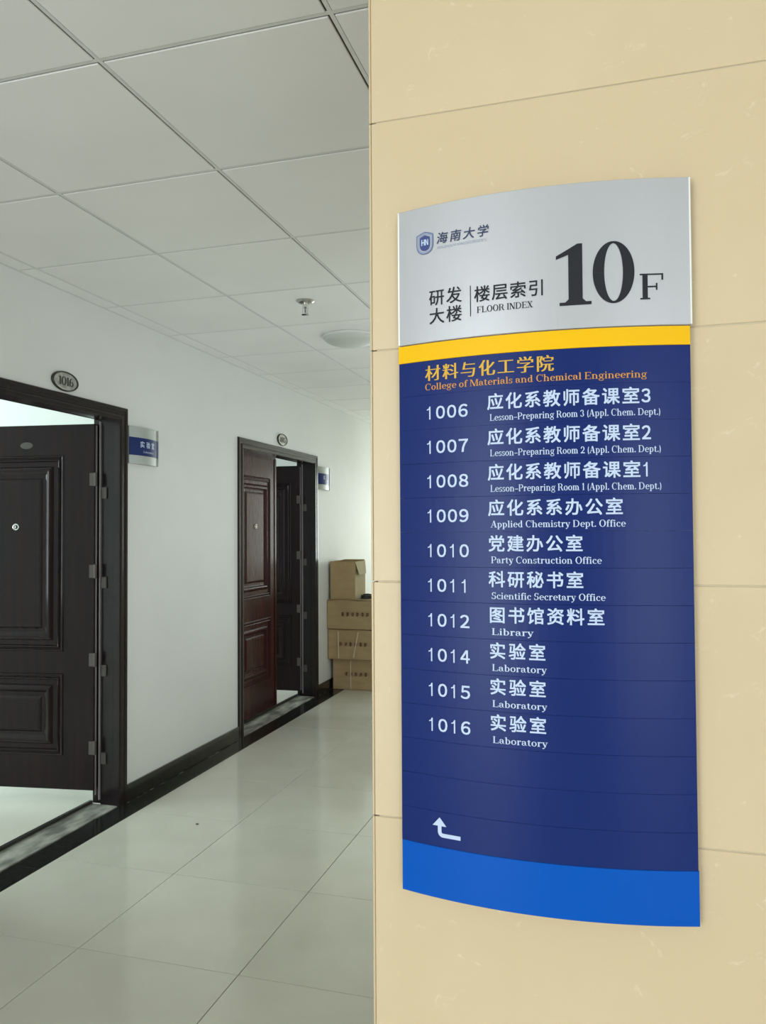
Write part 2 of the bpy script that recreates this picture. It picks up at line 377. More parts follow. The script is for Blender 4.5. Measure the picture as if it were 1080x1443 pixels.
def leaf_open(root, ya, yb, w, deg, m, inset, z, peep, plate, handle, name='door_leaf', zb0=.055):
    # local x runs into the room (-X world); face towards the viewer (-Y): mirror by building with x -> -x
    lf = obj(name, box(-w, 0, 0, .048, zb0, 1.992, bevel=.002), m, root)
    lf.location = (-.118, yb-ya-.036, 0); lf.rotation_euler = (0, 0, math.radians(deg))
    for c, d in z: obj('panel', panel(-w+inset, -inset, c, d, -1, -.0001), m, lf)
    if peep: peephole(lf, -peep[0], peep[1], -.0085)
    if plate:
        M = Matrix.Translation((-plate[0], 0, plate[1])) @ Matrix.Rotation(PI/2, 4, 'X') @ Matrix.Diagonal((1, .5, 1, 1))
        p = obj('maker_plate', lathe(bmesh.new(), [(.036, -.001), (.036, .0015), (.033, .003)], M, 28), hinge_m, lf); p['label'] = 'small oval bronze-grey plate'
    if handle:
        x, zc = -handle[0], handle[1]
        h = obj('lock_plate', box(x-.028, x+.028, -.010, -.0002, zc-.13, zc+.13, bevel=.004), steel, lf)
        b = bmesh.new(); lathe(b, [(.011, 0), (.011, .045)], Matrix.Translation((x, -.009, zc+.03)) @ Matrix.Rotation(PI/2, 4, 'X'), 16)
        bx(b, x-.012, x+.125, -.062, -.046, zc+.020, zc+.040, .005)
        obj('door_handle', b, steel, h)
    for a, _b in HZ:
        bm = bmesh.new(); bx(bm, -.026, .004, -.005, .004, a-.034, a+.034, .0015)
        lathe(bm, [(.006, -.036), (.008, -.033), (.008, .033), (.006, .036)], Matrix.Translation((.006, 0, a)), 14)
        obj('hinge_leaf', bm, hinge_m, lf)
    obj('edge_seal', box(.0002, .004, .012, .022, .06, 1.985), rubber, lf)
    return lf
leaf_open(d1, *D1, .88, 8, door_m, .170, ((.80, 1.83), (.26, .685)), (.438, 1.454), (.385, 1.885), (.82, 1.0), zb0=.085)
d2 = make_door(2, D2[0], D2[1], 'farther dark double door with one leaf shut and one ajar')
leaf_open(d2, *D2, .56, 3, door_m, .075, ((.80, 1.85), (.26, .70)), None, None, None)
sh = obj('door_leaf', box(-.153, -.1045, -.018, .80, .045, 2.030, bevel=.002), door_red, d2); sh['label'] = 'maroon shut leaf'
def flat_panel(y0, y1, z0, z1):
    bm = panel(y0, y1, z0, z1, -1, 0); bmesh.ops.transform(bm, matrix=Matrix.Rotation(PI/2, 4, 'Z'), verts=bm.verts)
    bmesh.ops.translate(bm, vec=(-.1049, 0, 0), verts=bm.verts); return bm
# rotation by +90 deg about Z carries (x, -h) to (+h, x): face towards the corridor
obj('panel', flat_panel(.13, .685, .92, 1.84), door_red, sh)
obj('panel', flat_panel(.13, .685, .28, .76), door_red, sh)
ph = peephole(sh, 0, 0, 0)
ph.location = (-.0965, .412, 1.462); ph.rotation_euler = (0, 0, PI/2)
obj('astragal', box(-.1049, -.099, .768, .80, .05, 2.0, bevel=.002), door_red, sh)

# ------------------------------------------------------------------ lettering
_cache = {}
def glyph(ch, thin=0):
    """triangles of one character from Blender's own built-in font"""
    if (ch, thin) in _cache: return _cache[(ch, thin)]
    c = bpy.data.curves.new('glyph', 'FONT'); c.body = ch; c.dimensions = '2D'; c.fill_mode = 'FRONT'; c.resolution_u = 3; c.offset = thin
    o = bpy.data.objects.new('glyph', c); C.objects.link(o)
    me = bpy.data.meshes.new_from_object(o.evaluated_get(bpy.context.evaluated_depsgraph_get()))
    res = ([(v.co.x, v.co.y) for v in me.vertices], [tuple(p.vertices) for p in me.polygons])
    bpy.data.objects.remove(o); bpy.data.curves.remove(c); bpy.data.meshes.remove(me)
    _cache[(ch, thin)] = res
    return res
class Ink:
    """flat print collected as 2D polygons, mapped onto a surface"""
    def __init__(s): s.V = []; s.F = []; s.k = 0
    def poly(s, pts):
        b = len(s.V); s.V += [(x, y, s.k) for x, y in pts]; s.F.append(tuple(range(b, b+len(pts)))); s.k += 1
    def tris(s, V, Fc, sx=1, sy=1, ox=0, oy=0, shear=0):
        b = len(s.V); s.V += [(ox+(x+shear*y)*sx, oy+y*sy, s.k) for x, y in V]; s.F += [tuple(b+i for i in f) for f in Fc]; s.k += 1
    def build(s, name, m, parent, mapping):
        V = [mapping(x, y, (k % 24)*4e-6) for x, y, k in s.V]
        return obj(name, (V, s.F), m, parent)
def cjk(ink, text, x0, x1, zb, h, bold=.02, boldx=None, shear=0):
    """Chinese line: first glyph starts at x0, last ends at x1, glyph box height h above zb"""
    n = len(text); cell = .93
    gs = h/.93
    adv = ((x1-x0)-gs*cell)/(n-1) if n > 1 else 0
    bxx = bold if boldx is None else boldx
    for i, ch in enumerate(text):
        V, Fc = glyph(ch, 0 if bold else -.010)
        for dx, dy in ((0, 0), (-1, -1), (1, -1), (-1, 1), (1, 1)) if bold else ((0, 0), (-1, 0), (1, 0), (-.5, 0), (.5, 0)):
            ink.tris(V, Fc, gs, gs, x0+i*adv-.035*gs+dx*bxx*gs, zb+.085*gs+dy*bold*gs, shear)
def sans_digits(ink, text, x0, x1, zb, h, t=.07, rel=.62):
    """light grotesque figures; the 1 is drawn without a foot"""
    n = len(text); pitch = (x1-x0)/(n-.22)
    for i, ch in enumerate(text):
        X = x0+i*pitch; wd = pitch*.76
        if ch == '1':
            s = wd*.62; tt = h*.108
            ink.poly([(X+s-tt, zb), (X+s, zb), (X+s, zb+h), (X+s-tt*.75, zb+h), (X+s-tt, zb+h*.93)])
            ink.poly([(X+s-tt-wd*.28, zb+h*.70), (X+s-tt*.4, zb+h*.76), (X+s-tt*.2, zb+h), (X+s-tt*.75, zb+h), (X+s-tt-wd*.10, zb+h*.82), (X+s-tt-wd*.28, zb+h*.79)])
            continue
        V, Fc = glyph(chr(0xFF10+int(ch)))
        a = min(v[0] for v in V); b = max(v[0] for v in V); c = min(v[1] for v in V); d = max(v[1] for v in V)
        V2 = [((x-a)/(b-a)*wd, (y-c)/(d-c)*h*.94+h*.03) for x, y in V]
        e = h*.020
        for dx, dy in ((0, 0), (-e, -e), (e, -e), (-e, e), (e, e)): ink.tris(V2, Fc, 1, 1, X+dx, zb+dy)
# --- a small roman serif alphabet drawn with strokes (units: cap height .70, x height .47)
W_, T_, SX, SH = .118, .042, .055, .042
def _bar(x0, x1, y0, y1): return [(x0, y0), (x1, y0), (x1, y1), (x0, y1)]
def _stem(x, y0, y1, top=1, bot=1, w=W_):
    o = [_bar(x, x+w, y0, y1)]
    if bot: o.append(_bar(x-SX, x+w+SX, y0, y0+SH))
    if top == 1: o.append(_bar(x-SX, x+w+SX, y1-SH, y1))
    elif top == 2: o.append([(x-SX-.01, y1-.055), (x+w*.5, y1-.03), (x+w*.5, y1), (x-SX-.01, y1-.015)])
    return o
def _arc(cx, cy, rx, ry, a0, a1, wx=W_, wy=T_, n=None):
    n = n or max(4, int(abs(a1-a0)/20)); o = []
    P = []
    for i in range(n+1):
        a = math.radians(a0+(a1-a0)*i/n); P.append(((cx+rx*math.cos(a), cy+ry*math.sin(a)), (cx+(rx-wx)*math.cos(a), cy+(ry-wy)*math.sin(a))))
    for p, q2 in zip(P, P[1:]): o.append([p[0], q2[0], q2[1], p[1]])
    return o
def _dot(cx, cy, r=.065): return [[(cx+r*math.cos(i*PI/4), cy+r*math.sin(i*PI/4)) for i in range(8)]]
def _dg(x0, y0, x1, y1, w): return [[(x0, y0), (x0+w, y0), (x1+w, y1), (x1, y1)]]
G = {}
G['a'] = (_arc(.21, .33, .185, .14, 0, 165, W_, T_)+[_bar(.277, .395, .05, .34)]+_arc(.20, .135, .175, .145, 60, 300, .11, .04)+_arc(.43, .07, .06, .07, 180, 340, .035, .04)+_dot(.085, .335, .05), .50)
G['b'] = (_stem(.08, 0, .70, 2, 0)+_arc(.27, .235, .23, .245, -150, 150), .55)
G['c'] = (_arc(.26, .235, .23, .245, 50, 318)+_dot(.37, .37, .058), .46)
G['d'] = (_stem(.33, 0, .70, 2, 0)+[_bar(.40, .52, 0, SH)]+_arc(.27, .235, .23, .245, 30, 330), .56)
G['e'] = (_arc(.26, .235, .23, .245, 0, 318)+[_bar(.10, .46, .235, .275)], .49)
G['f'] = (_stem(.10, 0, .52, 0, 1)+_arc(.28, .52, .18, .19, 60, 180, W_, T_)+_dot(.345, .635, .052)+[_bar(.02, .31, .43, .47)], .34)
G['g'] = (_arc(.24, .30, .19, .18, 0, 360, .10, .04)+_arc(.25, -.06, .23, .145, 0, 360, .07, .05)+[_bar(.13, .40, .06, .115)]+_dot(.47, .46, .045)+_dg(.36, .40, .44, .46, .05), .53)
G['h'] = (_stem(.08, 0, .70, 2, 1)+_arc(.28, .27, .22, .21, 0, 140, W_, T_)+_stem(.382, 0, .28, 0, 1), .60)
G['i'] = (_stem(.08, 0, .47, 2, 1)+_dot(.135, .62, .068), .29)
G['l'] = (_stem(.08, 0, .70, 2, 1), .29)
G['n'] = (_stem(.08, 0, .47, 2, 1)+_arc(.28, .27, .22, .21, 0, 140)+_stem(.382, 0, .28, 0, 1), .60)
G['m'] = (_stem(.08, 0, .47, 2, 1)+_arc(.26, .27, .20, .21, 0, 140)+_stem(.342, 0, .28, 0, 1)+_arc(.52, .27, .20, .21, 0, 140)+_stem(.602, 0, .28, 0, 1), .82)
G['o'] = (_arc(.25, .235, .23, .245, 0, 360, W_, T_, 20), .51)
G['p'] = (_stem(.08, -.20, .47, 2, 1)+_arc(.27, .235, .23, .245, -150, 150), .55)
G['r'] = (_stem(.08, 0, .47, 2, 1)+_arc(.29, .28, .15, .20, 65, 160, .07, .06)+_dot(.345, .41, .058), .42)
G['s'] = (_arc(.20, .345, .155, .135, 30, 250, .09, .045)+_arc(.20, .13, .165, .14, -150, 70, .10, .045)+_dg(.03, .01, .03, .15, .035)+_dg(.32, .33, .32, .46, .035), .40)
G['t'] = (_stem(.09, .10, .58, 0, 0)+_arc(.245, .12, .155, .13, 180, 320)+[_bar(.01, .31, .43, .47)], .36)
G['u'] = (_stem(.08, .18, .47, 2, 0)+_arc(.28, .20, .20, .21, 180, 320)+_stem(.382, 0, .47, 2, 0)+[_bar(.45, .56, 0, SH)], .60)
G['y'] = (_dg(.22, 0, .03, .44, .13)+_dg(.24, 0, .40, .44, .045)+_dg(.13, -.17, .24, 0, .06)+_dot(.10, -.15, .058)+[_bar(-.02, .22, .43, .47), _bar(.31, .50, .43, .47)], .50)
G['C'] = (_arc(.34, .35, .31, .365, 50, 312)+[_bar(.575, .615, .46, .71)], .66)
G['M'] = (_stem(.07, 0, .70, 1, 1, .05)+_dg(.40, 0, .08, .68, .13)+_dg(.43, 0, .64, .68, .05)+_stem(.66, 0, .70, 1, 1), .87)
G['E'] = (_stem(.08, 0, .70, 0, 0)+[_bar(.02, .56, 0, SH), _bar(.02, .55, .66, .70), _bar(.18, .40, .335, .375), _bar(.53, .57, 0, .19), _bar(.52, .555, .53, .70), _bar(.385, .415, .26, .45)], .62)
G['F'] = (_stem(.08, 0, .70, 0, 1)+[_bar(.02, .55, .66, .70), _bar(.18, .40, .325, .365), _bar(.515, .555, .52, .70), _bar(.385, .42, .25, .44)], .59)
G['L'] = (_stem(.08, 0, .70, 1, 0)+[_bar(.02, .55, 0, SH), _bar(.51, .55, 0, .20)], .59)
G['P'] = (_stem(.08, 0, .70, 0, 1)+[_bar(.02, .34, .66, .70), _bar(.15, .34, .30, .34)]+_arc(.33, .50, .24, .20, -90, 90), .60)
G['R'] = (_stem(.08, 0, .70, 0, 1)+[_bar(.02, .34, .66, .70), _bar(.15, .34, .33, .37)]+_arc(.33, .515, .23, .185, -90, 90)+_dg(.50, 0, .33, .35, .13)+[_bar(.52, .69, 0, SH)], .69)
G['A'] = (_dg(.47, 0, .28, .70, .14)+_dg(.07, 0, .31, .70, .045)+[_bar(-.01, .20, 0, SH), _bar(.42, .69, 0, SH), _bar(.16, .50, .22, .26)], .69)
G['D'] = (_stem(.08, 0, .70, 0, 0)+[_bar(.02, .34, 0, SH), _bar(.02, .34, .66, .70)]+_arc(.33, .35, .34, .35, -90, 90), .73)
G['O'] = (_arc(.35, .35, .32, .365, 0, 360, W_+.01, T_, 24), .70)
G['S'] = (_arc(.27, .515, .205, .195, 35, 255, .11, .045)+_arc(.27, .20, .225, .21, -150, 75, .12, .045)+_dg(.04, 0, .04, .22, .04)+_dg(.43, .50, .43, .71, .04), .54)
G['H'] = (_stem(.08, 0, .70)+_stem(.48, 0, .70)+[_bar(.15, .50, .33, .37)], .70)
G['I'] = (_stem(.09, 0, .70), .31)
G['N'] = (_stem(.08, 0, .70, 1, 1, .05)+_dg(.46, 0, .06, .68, .15)+_stem(.54, .02, .70, 1, 0, .05), .68)
G['X'] = (_dg(.44, 0, .05, .68, .14)+_dg(.07, 0, .49, .68, .05)+[_bar(-.01, .22, 0, SH), _bar(.38, .66, 0, SH), _bar(-.01, .26, .66, .70), _bar(.38, .61, .66, .70)], .64)
G['U'] = (_stem(.08, .22, .70, 1, 0)+_arc(.32, .24, .24, .25, 180, 360, W_, T_)+_stem(.50, .22, .70, 1, 0, .06), .66)
G['V'] = (_dg(.28, 0, .04, .68, .14)+_dg(.33, 0, .53, .68, .05)+[_bar(-.02, .24, .66, .70), _bar(.44, .66, .66, .70)], .66)
G['T'] = (_stem(.25, 0, .70, 0, 1)+[_bar(.02, .60, .66, .70), _bar(.02, .06, .52, .70), _bar(.56, .60, .52, .70)], .62)
G['Y'] = (_stem(.27, 0, .32, 0, 1)+_dg(.27, .30, .03, .68, .13)+_dg(.34, .30, .56, .68, .05)+[_bar(-.03, .22, .66, .70), _bar(.44, .68, .66, .70)], .66)
G['1'] = (_stem(.14, 0, .70, 0, 1)+_dg(.03, .58, .14, .66, .12), .36)
G['2'] = (_arc(.25, .48, .22, .225, -30, 165)+_dg(.04, .04, .36, .38, .11)+[_bar(.03, .49, 0, .10)]+_dot(.10, .52, .055), .52)
G['3'] = (_arc(.23, .525, .19, .18, -80, 160, .11, T_)+_arc(.23, .195, .225, .20, -160, 85, .12, T_)+_dot(.085, .56, .055)+_dot(.085, .13, .055), .50)
G['.'] = (_dot(.10, .06, .07), .22)
G['('] = (_arc(.30, .27, .22, .46, 120, 240, .10, .02), .27)
G[')'] = (_arc(-.03, .27, .22, .46, -60, 60, .10, .02), .27)
G['-'] = ([_bar(.03, .42, .20, .26)], .45)
G[' '] = ([], .24)
G['0'] = (_arc(.27, .35, .265, .365, 0, 360, .135, .035, 40), .54)
G['5'] = (_arc(.24, .22, .23, .225, -150, 120, .12, T_)+[_bar(.09, .13, .36, .68), _bar(.09, .44, .60, .70)]+_dot(.09, .15, .05), .52)
G['6'] = (_arc(.26, .21, .24, .215, 0, 360, W_, T_, 20)+_arc(.36, .33, .34, .38, 95, 190, W_, T_), .54)
def serif(ink, text, x0, x1, zb, cap, fat=0):
    total = sum(G[c][1] for c in text)-.05; sx = (x1-x0)/total; sy = cap/.70; X = x0
    for c in text:
        for p in G[c][0]: ink.poly([(X+x*sx, zb+y*sy) for x, y in p])
        X += G[c][1]*sx

# ------------------------------------------------------------------ the floor directory
SXC, SHW, SAG = -.0870, .1735, .025
SY = YS-.012
def curve_y(x): return SY-SAG*max(0., 1-((x-SXC)/SHW)**2)
def on_sign(off):
    return lambda x, z, k: (x-SORG[0], curve_y(x)-off-k-SORG[1], z-SORG[2])
SORG = (SXC, YS, .97)
def strip(x0, x1, z0, z1, front, back, n=28, bev=.0005):
    """curved plate, its front 'front' metres proud of the sign curve"""
    V = []; Fc = []
    for i in range(n+1):
        x = x0+(x1-x0)*i/n; y = curve_y(min(max(x, SXC-SHW), SXC+SHW))
        for yy, z in ((y-front+bev, z0), (y-front, z0+bev), (y-front, z1-bev), (y-front+bev, z1), (y+back, z1), (y+back, z0)):
            V.append((x-SORG[0], yy-SORG[1], z-SORG[2]))
    for i in range(n):
        for k in range(6): Fc.append((6*i+k, 6*i+6+k, 6*i+6+(k+1) % 6, 6*i+(k+1) % 6))
    Fc.append((0, 1, 2, 3, 4, 5)); Fc.append(tuple(6*n+k for k in (5, 4, 3, 2, 1, 0)))
    bm = bmesh.new(); vs = [bm.verts.new(v) for v in V]
    for f in Fc: bm.faces.new([vs[i] for i in f])
    bmesh.ops.recalc_face_normals(bm, faces=bm.faces)
    return bm
sign = empty('floor_directory', SORG, 'tall curved wall sign, silver head 10F over blue room list', 'sign')
# carcass: lens-shaped aluminium body between wall and strips
n = 24; V = []; Fc = []
for i in range(n+1):
    x = SXC-SHW+.002+(2*SHW-.004)*i/n
    for yy, z in ((curve_y(x)+.003, .972), (curve_y(x)+.003, 1.822), (YS-.0006, 1.822), (YS-.0006, .972)): V.append((x-SORG[0], yy-SORG[1], z-SORG[2]))
for i in range(n):
    for k in range(4): Fc.append((4*i+k, 4*i+4+k, 4*i+4+(k+1) % 4, 4*i+(k+1) % 4))
Fc += [(0, 1, 2, 3), (4*n+3, 4*n+2, 4*n+1, 4*n)]
o = obj('sign_body', (V, Fc), alu_edge, sign)
xl, xr = SXC-SHW, SXC+SHW
head = obj('head_plate', strip(xl+.0012, xr+.0014, 1.6530, 1.8240, .0022, .002), alu, sign); head['label'] = 'silver head plate with emblem and 10F'
for xx, nm in ((xl+.0006, 'edge_trim'), (xr+.0010, 'edge_trim')):
    obj(nm, box(xx-.0010-SORG[0], xx+.0010-SORG[0], SY-.0030-SORG[1], SY+.010-SORG[1], 1.6535-SORG[2], 1.8238-SORG[2], bevel=.0004), alu_edge, sign)
# head print
ink = Ink()
cjk(ink, '研发', -.2178, -.1756, 1.6975, .0195, .008)
cjk(ink, '大楼', -.2178, -.1756, 1.6745, .0195, .008)
ink.poly(_bar(-.1650, -.1641, 1.6780, 1.7155))
cjk(ink, '楼层索引', -.1595, -.0755, 1.6945, .0190, .010)
serif(ink, 'FLOOR INDEX', -.1568, -.0898, 1.6812, .0076)
ink.build('lettering', black_ink, head, on_sign(.0028))
# large figure 1: flag, stem, foot
ink = Ink()
ink.poly(_bar(-.0482, -.0322, 1.6830, 1.7396)); ink.poly([(-.0482, 1.7396), (-.0322, 1.7396), (-.0322, 1.7520), (-.0378, 1.7520), (-.0482, 1.7462)])
ink.poly([(-.0622, 1.7348), (-.0482, 1.7396), (-.0482, 1.7462), (-.0622, 1.7388)])
ink.poly(_bar(-.0585, -.0224, 1.6800, 1.6838)); ink.poly([(-.0520, 1.6838), (-.0285, 1.6838), (-.0322, 1.6875), (-.0480, 1.6875)])
ink.build('large_figure', black_ink, head, on_sign(.0028)); ink = Ink()
for p in _arc(.0025, 1.7160, .0232, .0362, 0, 360, .0128, .0026, 48): ink.poly(p)
ink.build('large_figure', black_ink, head, on_sign(.0028)); ink = Ink()
serif(ink, 'F', .0305, .0565, 1.6828, .0298)
ink.build('large_letter', black_ink, head, on_sign(.0028))
ink = Ink(); cjk(ink, '海南大学', -.2078, -.1421, 1.7735, .0138, .012, shear=.16)
ink.build('calligraphy', mat('blue_black_print', (.045, .06, .12), .5, 0, .2), head, on_sign(.0028))
ink = Ink(); serif(ink, 'HAINAN UNIVERSITY', -.2070, -.1432, 1.7675, .0030); ink.build('caption', pale_ink, head, on_sign(.0028))
# shield emblem
def shield(cx_, cz, hw_, hh):
    pts = [(cx_-hw_, cz+hh*.72), (cx_-hw_*.55, cz+hh*.86), (cx_, cz+hh), (cx_+hw_*.55, cz+hh*.86), (cx_+hw_, cz+hh*.72)]
    for a in range(0, 11): 
        t = a/10; pts.append((cx_+hw_*math.cos(t*PI)*(1 if abs(math.cos(t*PI)) > .98 else 1), cz-hh*.15-hh*.85*math.sin(t*PI)**.8))
    return pts
def ring(ink, a, b):
    for i in range(len(a)):
        j = (i+1) % len(a); ink.poly([a[i], a[j], b[j], b[i]])
cx_, cz = -.2233, 1.7778
ink = Ink(); ring(ink, shield(cx_, cz, .0113, .0143), shield(cx_, cz, .0106, .0135)); ring(ink, shield(cx_, cz, .0099, .0128), shield(cx_, cz, .0096, .0124))
ink.poly(shield(cx_, cz, .0068, .0098)); ink.build('emblem', navy_ink, head, on_sign(.0028))
ink = Ink(); ring(ink, shield(cx_, cz, .0106, .0135), shield(cx_, cz, .0099, .0128)); ring(ink, shield(cx_, cz, .0096, .0124), shield(cx_, cz, .0080, .0108))
ink.build('emblem_band', pale_ink, head, on_sign(.0028))
ink = Ink()
for x in (-.0046, -.0012): ink.poly(_bar(cx_+x, cx_+x+.0013, cz-.0030, cz+.0045))
ink.poly(_bar(cx_-.0040, cx_-.0008, cz+.0001, cz+.0014))
for x in (.0004, .0036): ink.poly(_bar(cx_+x, cx_+x+.0012, cz-.0030, cz+.0045))
ink.poly([(cx_+.0036, cz-.0030), (cx_+.0046, cz-.0030), (cx_+.0016, cz+.0045), (cx_+.0006, cz+.0045)])
ink.build('emblem_letters', white_ink, head, on_sign(.0031))
# coloured strips
yb_ = obj('yellow_strip', strip(xl-.0006, xr-.0006, 1.6303, 1.6522, .0008, .002), yellow, sign); yb_['label'] = 'plain yellow strip'
rows = [('1006', '应化系教师备课室', '3', 'Lesson-Preparing Room 3 (Appl. Chem. Dept.)', .0442, .0521),
        ('1007', '应化系教师备课室', '2', 'Lesson-Preparing Room 2 (Appl. Chem. Dept.)', .0442, .0521),
        ('1008', '应化系教师备课室', '1', 'Lesson-Preparing Room 1 (Appl. Chem. Dept.)', .0442, .0521),
        ('1009', '应化系系办公室', '', 'Applied Chemistry Dept. Office', .0094, .0118),
        ('1010', '党建办公室', '', 'Party Construction Office', -.0358, -.0152),
        ('1011', '科研秘书室', '', 'Scientific Secretary Office', -.0355, -.0115),
        ('1012', '图书馆资料室', '', 'Library', -.0125, -.0934),
        ('1014', '实验室', '', 'Laboratory', -.0794, -.0785),
        ('1015', '实验室', '', 'Laboratory', -.0794, -.0785),
        ('1016', '实验室', '', 'Laboratory', -.0794, -.0785)]
zt_, hh = 1.6302, .04272
def slat(k, lab):
    s = obj('strip', strip(xl-.0002, xr-.0006, zt_-hh*(k+1)+.00006, zt_-hh*k-.00006, 0+random.uniform(-.00006, .00006)*(1 if k < 4 else 2.2), .002, bev=.00006 if k < 3 else .0002), navy, sign); s['label'] = lab
    return s
s0 = slat(0, 'navy strip with the college name in orange')
ink = Ink(); cjk(ink, '材料与化工学院', -.2241, -.0665, 1.6045, .0195, 0, .034); 
ink.build('lettering', gold_ink, s0, on_sign(.0006))
ink = Ink(); serif(ink, 'College of Materials and Chemical Engineering', -.2250, .0374, 1.5932, .0082); ink.build('caption', orange_ink, s0, on_sign(.0006))
for k, (num, zh, dg_, en, xe, xen) in enumerate(rows):
    s = slat(k+1, 'navy strip for room %s' % num)
    zb = 1.5565-.0427*k
    ink = Ink(); sans_digits(ink, num, -.2247, -.1696, zb, .0162)
    ink.build('room_number', white_ink, s, on_sign(.0006))
    ink = Ink()
    zc = 1.5632-.0425*k
    if dg_:
        cjk(ink, zh, -.1450, xe-.0150, zc, .0190, .016)
        V_, F_ = [], []
        if dg_ == '1': sans_digits(ink, '1', xe-.0135, xe-.0030, zc+.0008, .0165)
        else: sans_digits(ink, dg_, xe-.0125, xe-.0030, zc+.0008, .0165)
    else: cjk(ink, zh, -.1450, xe, zc, .0190, .016)
    ink.build('lettering', white_ink, s, on_sign(.0006))
    ink = Ink(); serif(ink, en, -.1424, xen, 1.5497-.04265*k, .0080)
    ink.build('caption', white_ink, s, on_sign(.0006))
slat(11, 'blank navy strip above another blank one'); slat(12, 'blank navy strip above the arrow')
s = slat(13, 'navy strip with a white bent arrow')
ink = Ink(); ink.poly([(-.2190, 1.0578), (-.2010, 1.0578), (-.2098, 1.0682)])
ink.poly(_bar(-.2122, -.2074, 1.0512, 1.0580))
P_ = []
for p in _arc(-.2054, 1.0512, .0068, .0068, 180, 270, .0048, .0048, 6): ink.poly(p)
ink.poly(_bar(-.2054, -.1832, 1.0444, 1.0492))
ink.build('arrow', white_ink, s, on_sign(.0006))
az = obj('azure_strip', strip(xl, xr+.0002, .9700, 1.0319, .0003, .002), azure, sign); az['label'] = 'plain bright blue foot strip'

# ------------------------------------------------------------------ small things on the left wall
def on_wall(y, z, x=XW):
    return lambda u, v, k: (k, u, v)
def number_plate(yc, zc, text, label):
    e = empty('door_number_plate', (XW, yc, zc), label, 'number plate')
    def oval(a, b, prof, nm, m, par=e):
        M = Matrix.Rotation(PI/2, 4, 'Y') @ Matrix.Diagonal((b, a, 1, 1))
        return obj(nm, lathe(bmesh.new(), prof, M, 48), m, par)
    oval(.092, .047, [(1, 0.0004), (1, .008), (.97, .012), (.93, .013), (.88, .0085), (.86, .0080)], 'rim', pewter_dark)
    oval(.092, .047, [(.875, .0060), (.87, .0088), (.80, .0096)], 'plate', pewter)
    ink = Ink()
    for dd in (-.0022, 0, .0022): serif(ink, text, -.052+dd, .052+dd, -.020, .040)
    ink.build('lettering', mat('engraved_digits', (.075, .075, .07), .6, 0, .2), e, lambda u, v, k: (.0102+k, u, v))
    return e
number_plate(3.115, 2.137, '1016', 'oval pewter plate 1016 on the wall above the nearer door')
number_plate(5.640, 2.140, '1015', 'small oval number plate on the wall above the farther door')

def room_sign(y0, label):
    wd = .268; e = empty('room_sign', (XW, y0, 1.80), label, 'sign')
    def cy_(u): return .010+.024*(1-((u-wd/2)/(wd/2))**2)
    def plate(nm, z0, z1, off, m, bk):
        V = []; Fc = []; n = 14
        for i in range(n+1):
            u = wd*i/n; c = cy_(u)+off
            V += [(c, u, z0), (c, u, z1), (bk if bk is not None else c-.003, u, z1), (bk if bk is not None else c-.003, u, z0)]
        for i in range(n):
            for k in range(4): Fc.append((4*i+k, 4*i+(k+1) % 4, 4*i+4+(k+1) % 4, 4*i+4+k))
        Fc += [(3, 2, 1, 0), (4*n, 4*n+1, 4*n+2, 4*n+3)]
        bm = bmesh.new(); vs = [bm.verts.new(v) for v in V]
        for f in Fc: bm.faces.new([vs[i] for i in f])
        bmesh.ops.recalc_face_normals(bm, faces=bm.faces)
        return obj(nm, bm, m, e)
    plate('sign_body', -.008, .193, 0, alu_dull, .0005)
    pl_ = plate('name_strip', .038, .134, .003, navy, None)
    obj('end_cap', box(.0006, .020, wd-.001, wd+.004, -.008, .196, bevel=.001), alu_edge, e)
    ink = Ink()
    cjk(ink, '实验室', .070, .205, .082, .034, .018); serif(ink, 'Laboratory', .095, .195, .054, .012)
    ink.build('lettering', white_ink, pl_, lambda u, v, k: (cy_(u)+.0036+k, u, v))
    return e
room_sign(3.618, 'small curved blue and silver room sign beside the nearer door')
room_sign(6.402, 'tiny blue and silver room sign just beyond the farther door')

# ------------------------------------------------------------------ ceiling fittings
sp = empty('fire_sprinkler', (-1.46, 3.60, HC), 'small chrome fire sprinkler hanging from a ceiling panel', 'sprinkler')
obj('escutcheon', lathe(bmesh.new(), [(.046, -.0005), (.046, -.003), (.034, -.010), (.018, -.013)], n=32), steel, sp)
b = bmesh.new(); lathe(b, [(.011, -.012), (.011, -.024), (.014, -.026), (.014, -.032), (.008, -.036)], n=20)
obj('nozzle', b, chrome, sp)
b = bmesh.new()
for s_ in (-1, 1):
    bx(b, s_*.0125-.0018, s_*.0125+.0018, -.003, .003, -.064, -.030)
    bx(b, min(0, s_*.0125), max(0, s_*.0125), -.003, .003, -.068, -.063)
obj('yoke', b, chrome, sp)
obj('glass_bulb', lathe(bmesh.new(), [(.0015, -.036), (.004, -.042), (.004, -.056), (.0015, -.063)], n=14), mat('bulb_glass', (.25, .25, .24), .1), sp)
obj('deflector', lathe(bmesh.new(), [(.004, -.067), (.019, -.0685), (.019, -.0705), (.004, -.0715)], n=20), chrome, sp)

lp = empty('ceiling_lamp', (-1.475, 4.34, HC), 'round flush white ceiling lamp, unlit, partly hidden by the tiled wall', 'ceiling lamp')
obj('lamp_base', lathe(bmesh.new(), [(.163, -.0005), (.165, -.006), (.161, -.014), (.153, -.016)], n=56), bar_m, lp)
prof = [(.155, -.008)]+[(.157*math.cos(a*PI/2/10), -.012-.046*math.sin(a*PI/2/10)) for a in range(0, 10)]+[(.004, -.0581)]
obj('diffuser', lathe(bmesh.new(), prof, n=56), lamp_white, lp, smooth=True)
obj('clip', box(.138, .170, -.008, .008, -.024, -.008, bevel=.002), alu_edge, lp)

